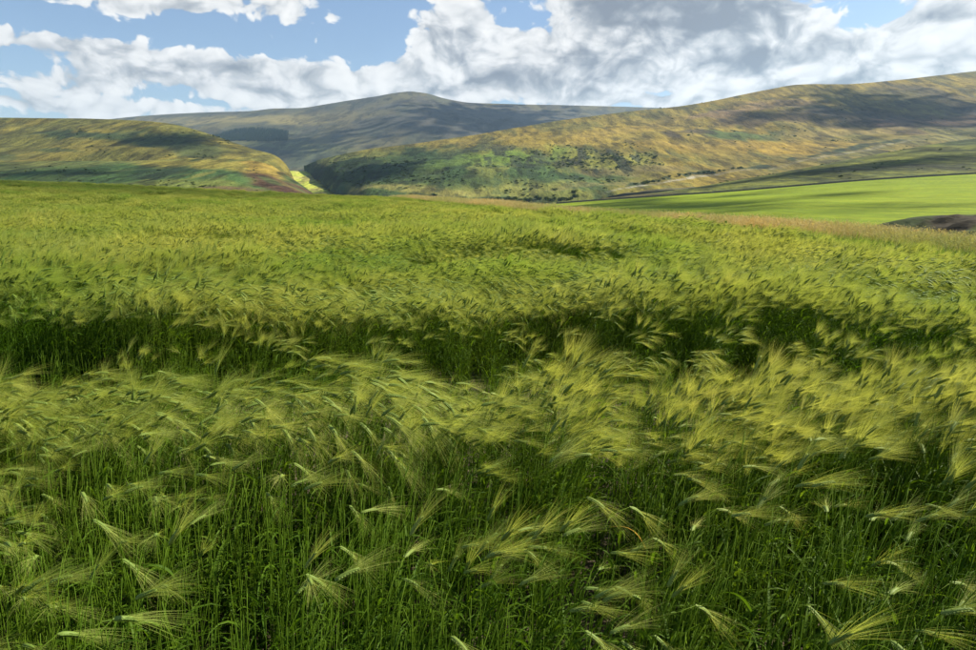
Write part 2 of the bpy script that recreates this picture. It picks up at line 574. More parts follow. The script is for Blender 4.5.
def col_spur(PX, PY, X, Y, Z, T):
    n = fbm(X / 70, Y / 110, 5, 33)
    n2 = fbm(X / 24, Y / 110, 5, 39, .6)
    n3 = fbm(X / 7, Y / 40, 4, 43, .6)
    j1, j2 = (n2 - .5) * 2.0, (n - .5) * 1.4
    c = np.zeros(PX.shape + (3,)) + C(.085, .105, .028)
    c = lay(c, BRACKEN * .95, sstep(n, .42, .58))
    c = lay(c, C(.16, .16, .035), sstep(n2, .55, .66) * .8)
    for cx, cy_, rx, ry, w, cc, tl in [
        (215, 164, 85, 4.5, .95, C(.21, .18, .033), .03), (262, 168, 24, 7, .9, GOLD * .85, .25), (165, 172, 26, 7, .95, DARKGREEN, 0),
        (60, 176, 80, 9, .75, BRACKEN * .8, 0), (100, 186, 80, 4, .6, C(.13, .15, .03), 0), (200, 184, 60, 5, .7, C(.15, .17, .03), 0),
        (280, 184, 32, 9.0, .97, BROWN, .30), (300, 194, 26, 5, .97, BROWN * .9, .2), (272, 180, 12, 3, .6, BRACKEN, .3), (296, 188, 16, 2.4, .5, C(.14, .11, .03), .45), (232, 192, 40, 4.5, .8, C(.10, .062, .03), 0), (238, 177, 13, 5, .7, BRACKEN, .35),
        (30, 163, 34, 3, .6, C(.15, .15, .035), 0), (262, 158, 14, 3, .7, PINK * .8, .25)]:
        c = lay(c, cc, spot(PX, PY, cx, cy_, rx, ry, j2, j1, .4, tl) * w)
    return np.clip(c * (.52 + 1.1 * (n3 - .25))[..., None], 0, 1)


SPUR_TOP = [(-140, 163, 900), (0, 162, 880), (60, 161, 870), (120, 161, 860), (170, 159.5, 850), (220, 159, 840), (250, 160.5, 840), (268, 164, 850), (282, 171.5, 860),
            (296, 181, 870), (308, 189.5, 880), (318, 197, 890), (330, 206, 900)]
SPUR_MID = [(-140, 180, 700), (0, 178, 680), (120, 176, 660), (220, 176, 650), (270, 184, 660), (300, 195, 680), (330, 212, 700)]
SPUR_FOOT = [(-140, 206, 520), (0, 206, 500), (120, 206, 490), (220, 207, 480), (280, 210, 500), (330, 224, 520)]
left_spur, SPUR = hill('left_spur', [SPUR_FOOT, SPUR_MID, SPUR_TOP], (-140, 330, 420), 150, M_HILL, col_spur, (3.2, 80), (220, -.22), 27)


# --- right hill
def col_right(PX, PY, X, Y, Z, T):
    n = fbm(X / 150, Y / 480, 5, 53)
    n2 = fbm(X / 45, Y / 200, 5, 59, .6)
    n3 = fbm(X / 12, Y / 60, 4, 63, .62)
    n4 = fbm(X / 24, Y / 120, 4, 67, .6)
    j1, j2 = (n2 - .5) * 2.2, (n - .5) * 1.8
    c = np.zeros(PX.shape + (3,)) + C(.18, .14, .024)
    c = lay(c, C(.245, .180, .024), sstep(n, .44, .60))
    c = lay(c, OLIVE * .85, sstep(n2, .50, .62) * .75)
    # the green slopes of the valley side, left
    lo = sstep(PY, 142, 158) * (1 - sstep(PX, 560, 700))
    c = lay(c, C(.12, .15, .030), lo * .75)
    c = lay(c, BRACKEN, lo * sstep(n2, .46, .58) * .85)
    W = [
        (380, 165, 72, 14, .95, BRACKEN * .62, -.12), (345, 176, 34, 11, .95, BRACKEN * .50, .1), (420, 178, 60, 7, .8, BRACKEN * .8, 0), (350, 158, 30, 4, .6, C(.15, .15, .03), -.2),  # darkened bracken tones paint the shade of the left-facing slope
        (440, 166, 30, 3.4, .75, GREEN * 1.1, -.1), (500, 186, 80, 5.5, .85, C(.20, .20, .04), -.02), (410, 190, 55, 4.5, .8, C(.22, .20, .05), 0), (600, 186, 60, 3, .5, C(.2, .17, .06), -.06),
        (520, 157, 60, 9, .85, LIME * .9, -.05), (549, 157, 7, 14, .9, LIME * 1.1, -.2), (610, 161, 54, 7.5, .92, C(.22, .215, .032), .02), (480, 150, 40, 4, .6, DARKGREEN, -.1),
        (560, 178, 55, 5, .85, BRACKEN * .9, -.05), (480, 196, 60, 3, .85, DARKGREEN * 1.2, 0),
        (600, 140, 110, 7, .75, C(.27, .20, .030), -.10), (760, 148, 90, 7.5, .85, C(.31, .205, .025), 0), (700, 146, 40, 4, .6, GOLD, 0), (640, 128, 60, 5, .6, GOLD * 1.05, -.2),
        (740, 135, 55, 5, .85, BRACKEN * 1.1, .02), (690, 133, 24, 2.6, .8, HEATH, 0), (672, 136, 9, 3.5, .9, HEATH * .7, .3),
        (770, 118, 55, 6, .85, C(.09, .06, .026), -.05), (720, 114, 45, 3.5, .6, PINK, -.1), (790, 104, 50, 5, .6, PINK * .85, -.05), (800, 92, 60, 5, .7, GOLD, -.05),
        (870, 118, 60, 9, .85, HEATH, .03), (930, 124, 80, 7, .85, C(.12, .068, .04), -.02), (940, 100, 60, 12, .8, C(.060, .050, .028), .15), (965, 108, 14, 5, .9, HEATH * .7, 0),  # heath, with cloud shade painted into its darker tones
        (880, 96, 70, 8, .55, OLIVE * .8, .1), (850, 132, 60, 4, .7, C(.24, .18, .05), -.05), (930, 140, 60, 5, .5, C(.18, .17, .04), -.1), (640, 170, 60, 4, .6, C(.17, .13, .05), 0),
    ]
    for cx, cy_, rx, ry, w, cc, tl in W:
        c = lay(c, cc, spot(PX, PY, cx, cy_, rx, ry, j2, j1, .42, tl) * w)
    # gravel bed of the burn, with its dark banks
    gl = curve([(560, 200), (600, 196), (640, 189), (680, 182), (720, 177.5), (760, 171), (800, 164), (840, 156.5), (880, 149), (910, 143), (960, 136)], PX)
    wob = (n2 - .5) * 5
    on = sstep(PX, 590, 640) * (1 - sstep(PX, 900, 940))
    c = lay(c, DARKGREEN * .8, on * (1 - sstep(np.abs(PY - gl + 3.5 + wob), 1.2, 2.8)) * sstep(n2 + n3, .9, 1.05) * .9)
    c = lay(c, SCREE, on * (1 - sstep(np.abs(PY - gl + wob * .25), .3, 1.5)) * (.30 + .45 * (1 - sstep(PX, 720, 790))) * (.35 + .65 * sstep(n3 + n2, .85, 1.1)))
    # burnt strips and gorse on the green pasture
    st = spot(PX, PY, 612, 160, 56, 10, j2, j1 * .5, .3)
    c = lay(c, C(.030, .034, .016), st * sstep(n4 + (n3 - .5) * .5, .50, .58) * .9)
    st = spot(PX, PY, 505, 157, 52, 11, j2, j1 * .5, .3)
    c = lay(c, C(.035, .04, .018), st * sstep(n4 + (n3 - .5) * .5, .53, .60) * .85)
    c = lay(c, DARKGREEN, lo * sstep(n3, .60, .70) * .6)
    return np.clip(c * (.48 + 1.15 * (n3 - .25))[..., None], 0, 1)


RIGHT_SKY = [(304, 167, 1500), (310, 163.5, 1480), (318, 160, 1460), (330, 157, 1450), (345, 153.5, 1450), (370, 149, 1470), (400, 145.5, 1500), (450, 138.5, 1550), (500, 130.5, 1620), (560, 120.5, 1700), (620, 112.5, 1800),
             (680, 106, 1900), (715, 100.5, 1950), (745, 94, 1980), (775, 88, 2000), (797, 84.5, 2000), (815, 84, 2000), (840, 84.2, 2030), (875, 82, 2100), (920, 77.5, 2150), (976, 71, 2200), (1060, 63, 2200), (1120, 58, 2200)]
RIGHT_MID = [(304, 168, 1500), (310, 167.5, 1465), (318, 169, 1380), (330, 171, 1260), (345, 171.5, 1190), (370, 167, 1130), (430, 164, 1120), (500, 158, 1150), (600, 150, 1220), (700, 144, 1330), (800, 134, 1450), (900, 128, 1500), (1000, 122, 1520), (1120, 116, 1520)]
RIGHT_LOW = [(304, 168.6, 1500), (310, 170.5, 1450), (318, 176, 1330), (330, 184, 1160), (345, 189, 1010), (370, 187, 900), (430, 184, 860), (500, 182, 880), (600, 178, 960), (700, 170, 1060), (800, 160, 1150), (900, 152, 1200), (1000, 148, 1200), (1120, 142, 1200)]
RIGHT_FOOT = [(304, 169.4, 1500), (310, 173.5, 1430), (318, 182, 1270), (330, 193, 1080), (342, 202, 940), (370, 205, 780), (400, 205, 720), (500, 205, 700), (600, 198, 780), (700, 190, 860), (800, 180, 950), (900, 172, 1000), (1120, 164, 1000)]
right_hill, RIGHT = hill('right_hill', [RIGHT_FOOT, RIGHT_LOW, RIGHT_MID, RIGHT_SKY], (304, 1120, 760), 250, M_HILL, col_right, (11, 140), (700, -.25), 47)


# --- rough slope above the pasture, right
def col_slope(PX, PY, X, Y, Z, T):
    n = fbm(X / 60, Y / 90, 5, 73)
    n2 = fbm(X / 22, Y / 40, 5, 79, .6)
    n3 = fbm(X / 6, Y / 10, 4, 83, .6)
    j1, j2 = (n2 - .5) * 2.0, (n - .5) * 1.6
    c = np.zeros(PX.shape + (3,)) + C(.140, .150, .018)
    c = lay(c, C(.13, .14, .025), sstep(n, .45, .6) * .8)
    c = lay(c, C(.06, .075, .02), sstep(n2, .52, .62) * .7)
    c = lay(c, DARKGREEN * .9, spot(PX, PY, 960, 140, 60, 4.5, j2, j1, .4) * .8)
    c = lay(c, C(.19, .15, .05), spot(PX, PY, 620, 197, 60, 4, j2, j1, .4) * .8)
    c = lay(c, C(.05, .052, .022), spot(PX, PY, 900, 168, 90, 4, j2, j1, .4) * .6)
    return np.clip(c * (.52 + 1.1 * (n3 - .25))[..., None], 0, 1)


SLOPE_TOP = [(520, 207, 640), (560, 203, 640), (600, 199, 640), (640, 194.5, 650), (690, 188, 660), (740, 179.5, 670), (780, 172.5, 680), (820, 165, 690), (860, 157.5, 700), (900, 150, 700), (940, 143, 710), (976, 138.5, 720), (1040, 132, 720), (1120, 126, 720)]
SLOPE_MID = [(520, 209, 540), (600, 201, 540), (700, 190, 540), (800, 176, 550), (900, 164, 560), (976, 155, 570), (1120, 145, 570)]
SLOPE_FOOT = [(520, 212, 440), (600, 204, 440), (700, 197.5, 430), (800, 189.5, 420), (900, 183, 410), (976, 179, 400), (1120, 172, 400)]
rough_slope, SLOPE = hill('rough_slope', [SLOPE_FOOT, SLOPE_MID, SLOPE_TOP], (520, 1120, 480), 130, M_HILL, col_slope, (1.6, 60), (180, -.3), 77)


# --- bright pasture below the wall
def col_pasture(PX, PY, X, Y, Z, T):
    n = fbm(X / 40, Y / 60, 4, 93)
    n2 = fbm((X + .35 * Y) / 3.0, (Y - .35 * X) / 60, 4, 99, .6)
    n3 = fbm(X / 3.5, Y / 6, 4, 103, .6)
    c = np.zeros(PX.shape + (3,)) + C(.170, .232, .004)
    c = lay(c, C(.130, .185, .004), sstep(n, .42, .6) * .7)
    c = lay(c, C(.215, .262, .006), sstep(n2, .50, .60) * .8)
    return np.clip(c * (.88 + .4 * (n3 - .4))[..., None], 0, 1)


PAST_TOP = [(500, 207.5, 440), (560, 203.5, 440), (600, 200.5, 435), (660, 196.5, 430), (720, 192.5, 425), (800, 186, 415), (860, 181, 408), (900, 178.3, 404), (976, 174, 398), (1120, 167, 390)]
PAST_MID = [(500, 216, 330), (600, 207, 320), (700, 204, 300), (800, 199, 280), (900, 196, 260), (976, 192, 250), (1120, 186, 240)]
PAST_LOW = [(500, 228, 240), (600, 219, 230), (700, 216, 210), (800, 214, 190), (870, 213, 178), (976, 210, 165), (1120, 206, 160)]
PAST_FOOT = [(500, 250, 180), (600, 245, 170), (700, 240, 150), (800, 238, 135), (900, 236, 120), (976, 232, 112), (1120, 228, 108)]
pasture, PAST = hill('pasture', [PAST_FOOT, PAST_LOW, PAST_MID, PAST_TOP], (500, 1120, 420), 150, M_FIELD, col_pasture, (.5, 40), (40, -.25), 97)


# --- bank of the burn with a bare scar, right
def col_bank(PX, PY, X, Y, Z, T):
    n2 = fbm(X / 5, Y / 5, 5, 119, .6)
    n3 = fbm(X / 1.5, Y / 1.5, 4, 123, .6)
    j1 = (n2 - .5) * 1.6
    c = np.zeros(PX.shape + (3,)) + C(.045, .06, .018)
    c = lay(c, C(.09, .115, .022), sstep(n2, .5, .62) * .7)
    c = lay(c, C(.042, .032, .018), spot(PX, PY, 960, 226, 34, 9, j1, j1, .4) * .95)
    c = lay(c, C(.022, .016, .012), spot(PX, PY, 962, 218, 30, 2.6, j1, j1, .4) * .9)
    return np.clip(c * (.75 + .8 * (n3 - .3))[..., None], 0, 1)


BANK_TOP = [(830, 240, 92), (855, 232, 92), (872, 226, 91), (890, 221.5, 90), (920, 216.8, 88), (950, 214.5, 86), (976, 213.5, 84), (1040, 213, 82), (1120, 214, 80)]
BANK_MID = [(830, 250, 78), (872, 240, 76), (920, 232, 72), (976, 229, 68), (1120, 228, 66)]
BANK_FOOT = [(830, 270, 64), (872, 262, 62), (920, 258, 60), (976, 256, 56), (1120, 256, 54)]
bank, BANK = hill('burn_bank', [BANK_FOOT, BANK_MID, BANK_TOP], (830, 1120, 200), 70, M_FIELD, col_bank, (1.9, 9), (14, -.5), 117)

# --- valley floor and the land under everything
def valley_floor():
    nx, ny = 220, 260
    gx = np.linspace(-1, 1, nx)
    gy = np.linspace(0, 1, ny)
    Yv = 130 + 11000 * gy[:, None] ** 2.2 + 0 * gx[None]
    Xv = gx[None] * (320 + Yv * 1.25)
    Zv = -26 - 50 * sstep(Yv, 150, 900) - 60 * sstep(Yv, 5200, 9000) + 4 * (fbm(Xv / 120, Yv / 120, 4, 131) - .5)
    n = fbm(Xv / 60, Yv / 90, 4, 137)
    c = np.zeros(Xv.shape + (3,)) + C(.14, .18, .03)
    c = lay(c, C(.20, .22, .04), sstep(n, .45, .6))
    ob = grid_object('valley_floor', Xv, Yv, Zv, M_HILL, c)
    return tag(ob, kind='structure')


valley_floor()


# the green haugh where the two slopes meet
def col_haugh(PX, PY, X, Y, Z, T):
    n = fbm(X / 30, Y / 60, 4, 141)
    n3 = fbm(X / 10, Y / 18, 4, 143, .6)
    c = np.zeros(PX.shape + (3,)) + C(.34, .37, .05)
    c = lay(c, C(.38, .35, .09), sstep(n, .45, .6))
    c = lay(c, DARKGREEN, sstep(n3, .64, .68) * .8)
    return c


haugh, HAUGH = hill('haugh', [[(270, 206, 900), (340, 206, 900), (400, 206, 900)], [(270, 190, 1130), (340, 190, 1130), (400, 190, 1130)], [(270, 171, 1500), (340, 171, 1500), (400, 171, 1500)]],
                    (270, 400, 120), 80, M_HILL, col_haugh, (1.5, 60), (300, -.02), 151)


class Geo:
    def __init__(self):
        self.v, self.f, self.m = [], [], []

    def add(self, v, f, mi=0):
        o = len(self.v)
        self.v += [tuple(p) for p in v]
        self.f += [tuple(o + i for i in q) for q in f]
        self.m += [mi] * len(f)

    def join(self, g, M, mi):
        o = len(self.v)
        self.v += [tuple(M @ Vector(p)) for p in g.v]
        self.f += [tuple(o + i for i in q) for q in g.f]
        self.m += [mi] * len(g.f)


def tube(path, rad, sides=4):
    v, f = [], []
    n = len(path)
    for i, p in enumerate(path):
        t = (path[min(i + 1, n - 1)] - path[max(i - 1, 0)]).normalized()
        a = t.orthogonal().normalized() if abs(t.y) > .9 else t.cross(Vector((0, 1, 0))).normalized()
        b = t.cross(a)
        for s in range(sides):
            an = 2 * math.pi * s / sides
            v.append(p + (a * math.cos(an) + b * math.sin(an)) * rad[i])
    for i in range(n - 1):
        for s in range(sides):
            s2 = (s + 1) % sides
            f.append((i * sides + s, i * sides + s2, (i + 1) * sides + s2, (i + 1) * sides + s))
    f.append(tuple((n - 1) * sides + s for s in range(sides)))
    return v, f


def ribbon(path, side, width, keel=0.0):
    """leaf blade with a folded midrib"""
    v, f = [], []
    n = len(path)
    for i, p in enumerate(path):
        t = (path[min(i + 1, n - 1)] - path[max(i - 1, 0)]).normalized()
        sd = (side - t * side.dot(t)).normalized()
        up = sd.cross(t)
        w = width[i]
        v += [p - sd * w + up * keel * w, p, p + sd * w + up * keel * w]
    for i in range(n - 1):
        a = i * 3
        f += [(a, a + 1, a + 4, a + 3), (a + 1, a + 2, a + 5, a + 4)]
    return v, f


# ------------------------------------------------------------------ bushes, wood and wall on the slopes
def ground_at(H, px, py):
    X, Y, Z, PX, PY = H
    c = int(np.argmin(np.abs(PX[0] - px)))
    r = int(np.argmin(np.abs(PY[:, c] - py)))
    return Vector((X[r, c], Y[r, c], Z[r, c]))


def leaf_ball(rng, n, size, squash=.8, leaf=.16):
    """crown of many leaf-clump faces through a lumpy volume; unit radius"""
    V, F = [], []
    lobes = [(Vector((rng.gauss(0, .42), rng.gauss(0, .42), rng.uniform(-.1, .55))), rng.uniform(.35, .62)) for _ in range(7)]
    for _ in range(n):
        c, r = rng.choice(lobes)
        d = Vector((rng.gauss(0, 1), rng.gauss(0, 1), rng.gauss(0, 1))).normalized()
        p = c + d * r * rng.uniform(.6, 1.05)
        p.z = max(p.z * squash, -.25)
        a = Vector((rng.gauss(0, 1), rng.gauss(0, 1), rng.gauss(0, 1))).normalized()
        b = a.orthogonal().normalized()
        l = leaf * rng.uniform(.6, 1.3)
        o = len(V)
        V += [p - a * l, p + b * l * .6, p + a * l, p - b * l * .6]
        F.append((o, o + 1, o + 2, o + 3))
    return [v * size for v in V], F


brng = random.Random(77)
BUSH_CROWN = []
BUSH_TRUNK = []
for k in range(5):
    v, f = leaf_ball(brng, 420, 1.0)
    BUSH_CROWN.append(mesh_from('crown', [p + Vector((0, 0, .55)) for p in v], f, [M_SHRUB], smooth=False))


def bush(px, py, H, h, label, group):
    p = ground_at(H, px, py)
    root = bpy.data.objects.new('bush', None)
    COL.objects.link(root)
    root.location = p - Vector((0, 0, .1 * h))
    root.rotation_euler = (0, 0, brng.uniform(0, 6.28))
    w = h * brng.uniform(.55, .8)
    root.scale = (w, w * brng.uniform(.8, 1.2), h * .7)
    tag(root, label, 'bush', group)
    o = bpy.data.objects.new('crown', brng.choice(BUSH_CROWN))
    o.parent = root
    COL.objects.link(o)
    t = bpy.data.objects.new('trunk', BUSH_TRUNK[0])
    t.parent = root
    COL.objects.link(t)


_t = tube([Vector((0, 0, -.2)), Vector((.02, 0, .2)), Vector((0, .03, .7))], [.07, .06, .02], 6)
BUSH_TRUNK.append(mesh_from('trunk', _t[0], _t[1], [M_BARK]))

for k in range(26):
    px = 462 + k * 4.6 + brng.uniform(-2, 2)
    bush(px, 198.5 - .012 * (px - 460) + brng.uniform(-1.5, 1.0), RIGHT, brng.uniform(3.5, 6.5),
         'dark round bush in the row along the foot of the golden hill', 'bushes along the foot of the golden hill')
for k in range(18):
    px = 634 + k * 6.2 + brng.uniform(-2.5, 2.5)
    gl = float(curve([(560, 200), (600, 196), (640, 189), (680, 182), (720, 177.5), (760, 171), (800, 164)], np.array([px]))[0])
    bush(px, gl - 2.4 + brng.uniform(-1, .6), RIGHT, brng.uniform(3.5, 6.0),
         'dark bush beside the pale gravel of the burn', 'bushes beside the gravel burn')
for k in range(12):
    bush(brng.uniform(322, 352), brng.uniform(180, 192), HAUGH, brng.uniform(4, 7),
         'dark bush on the sunlit green valley floor between the slopes', 'bushes on the valley floor')


def gorse():
    pts, near = [], []
    for H, (x0, x1, y0, y1), n, thr, sd in [(RIGHT, (470, 665, 146, 169), 900, .50, 401), (RIGHT, (325, 470, 158, 186), 900, .47, 403), (RIGHT, (400, 640, 168, 196), 500, .52, 407),
                                            (SPUR, (0, 260, 166, 192), 700, .52, 409), (LEFT, (60, 230, 130, 158), 350, .55, 411), (RIGHT, (660, 960, 96, 150), 700, .56, 415), (SLOPE, (720, 970, 146, 180), 160, .55, 417)]:
        for _ in range(n):
            px, py = brng.uniform(x0, x1), brng.uniform(y0, y1)
            if float(fbm(np.array([px / 15.0]), np.array([py / 4.0]), 3, sd)[0]) < thr + .06:
                continue
            p = ground_at(H, px, py)
            pts.append((p.x, p.y, p.z - .2))
            near.append(.55 if H is SPUR or H is SLOPE else 1.0)
    # rows on the burnt pasture
    for k in range(15):
        for j in range(18):
            px = 566 + k * 6.6 - j * .62 + brng.gauss(0, 1.0)
            py = 152.5 + j * .85 + brng.gauss(0, .4) + .02 * (px - 600)
            if brng.random() < .28:
                continue
            p = ground_at(RIGHT, px, py)
            pts.append((p.x + brng.uniform(-2, 2), p.y + brng.uniform(-4, 4), p.z - .2))
            near.append(1.25)
    n = len(pts)
    h = RNG.uniform(.35, 1.5, n) * np.where(RNG.uniform(0, 1, n) < .12, 1.9, 1) * np.array(near)
    ob = scatter('gorse', BUSH_CROWN, np.array(pts), RNG.uniform(0, 6.28, n), np.stack([h * 1.5, h * 1.5, h], 1), RNG.integers(0, 5, n))
    tag(ob, 'dark gorse and heather clumps scattered over the hillsides', 'gorse', kind='stuff')


def conifer_wood():
    v, f = [], []
    r = random.Random(9)
    for t in range(7):
        z0, z1, rad = .12 + t * .12, .32 + t * .12, .20 * (1 - t / 7.5)
        o = len(v)
        for s_ in range(9):
            a = 6.283 * s_ / 9
            q = rad * r.uniform(.7, 1.15)
            v.append(Vector((math.cos(a) * q, math.sin(a) * q, z0 + r.uniform(-.03, .02))))
        v.append(Vector((0, 0, z1)))
        for s_ in range(9):
            f.append((o + s_, o + (s_ + 1) % 9, o + 9))
    me = mesh_from('conifer', v, f, [M_CONIFER], smooth=False)
    pts = []
    for _ in range(4200):
        px, py = brng.uniform(214, 288), brng.uniform(128.5, 141)
        top = 129.5 + .0022 * (px - 262) ** 2 * (1 if px < 262 else 2.5)
        bot = 141 - .035 * max(0, 250 - px)
        if py < top or py > bot or px > 287:
            continue
        p = ground_at(FAR, px + brng.uniform(-.7, .7), py)
        pts.append((p.x + brng.uniform(-6, 6), p.y + brng.uniform(-14, 14), p.z - 1.0))
    n = len(pts)
    h = RNG.uniform(13, 19, n)
    ob = scatter('conifer_wood', [me], np.array(pts), RNG.uniform(0, 6.28, n), h, np.zeros(n, int))
    tag(ob, 'dark conifer plantation on the lower slope of the far hill', 'wood', kind='stuff')


def stone_wall():
    rr = random.Random(15)
    X, Y, Z, PX, PY = PAST
    top = PY.shape[0] - 1
    v, f = [], []
    cs = [i for i in range(PX.shape[1]) if 556 < PX[0, i] < 1060]
    n = 0
    for a, b in zip(cs[:-1], cs[1:]):
        A, B = Vector((X[top, a], Y[top, a], Z[top, a])), Vector((X[top, b], Y[top, b], Z[top, b]))
        seg = 3
        for k in range(seg):
            p = A.lerp(B, k / seg)
            d = (B - A).normalized()
            s_ = Vector((-d.y, d.x, 0)).normalized()
            h = 1.25 + rr.uniform(-.14, .12)
            p.z -= .25
            v += [p - s_ * .42, p - s_ * .24 + Vector((0, 0, h)), p + s_ * .24 + Vector((0, 0, h + rr.uniform(-.05, .05))), p + s_ * .42]
            n += 1
    for i in range(n - 1):
        o = i * 4
        for j in range(3):
            f.append((o + j, o + j + 1, o + j + 5, o + j + 4))
    m = bpy.data.materials.new('field_stone')
    m.use_nodes = True
    nt = NT(m.node_tree)
    bs = nt.n['Principled BSDF']
    geo = nt.new('ShaderNodeNewGeometry')
    nn = nt.noise(geo.outputs['Position'], 2.5, 5, .7)
    nt.put(bs.inputs['Base Color'], nt.ramp(nn, [(.3, (.05, .048, .042)), (.6, (.16, .15, .13)), (.8, (.24, .23, .20))]))
    bs.inputs['Roughness'].default_value = .95
    ob = bpy.data.objects.new('stone_wall', mesh_from('stone_wall', v, f, [m], smooth=False))
    COL.objects.link(ob)
    tag(ob, 'low dark dry-stone wall along the top of the bright green pasture', 'wall')


# ------------------------------------------------------------------ barley field ground
EDGE = [(-20, 11.5), (0, 10.8), (8, 10.2), (13, 9.7), (18, 9.1), (25, 7.8), (31, 5.8), (38, 2.9), (50, -1.2), (73, -7.6), (120, -22), (200, -46)]


def edge_x(y):
    """right-hand edge of the crop"""
    return curve(EDGE, np.asarray(y, float))


def ground_z(x, y):
    x = np.asarray(x, float)
    y = np.asarray(y, float)
    r = np.hypot(x, y)
    z = .05 * (fbm(x / 2.3, y / 2.3, 3, 201) - .5) + .35 * (fbm(x / 17, y / 17, 3, 203) - .5) * sstep(r, 6, 25)
    # rises a little to the left, then rolls over the brow
    z = z + 2.0 * sstep(-x - .10 * y, 4, 62) * sstep(y, 12, 80)
    z = z - .042 * np.sqrt(np.maximum(0, x) ** 2 + 1) + .042
    z = z - .32 * sstep(y, 24, 46) * sstep(x, -16, 2)
    over = np.maximum(0, y - 92 + .25 * x)
    z = z - .006 * over ** 1.6 * .9
    # beyond the margin the land drops into the valley
    e = x - (edge_x(y) + 3.6)
    z = z - .34 * np.maximum(0, e) ** 1.15 * sstep(e, 0, 6)
    return z


def build_field():
    # finer near the camera
    k = np.linspace(-1, 1, 300)
    gx = np.sign(k) * (np.abs(k) ** 1.8) * 190
    gy = -12 + 190 * np.linspace(0, 1, 320) ** 1.7
    X, Y = np.meshgrid(gx, gy)
    Z = ground_z(X, Y)
    Z = np.maximum(Z, -30)
    ob = grid_object('field_soil', X, Y, Z, M_SOIL)
    tag(ob, kind='structure')


build_field()

# ------------------------------------------------------------------ barley plants


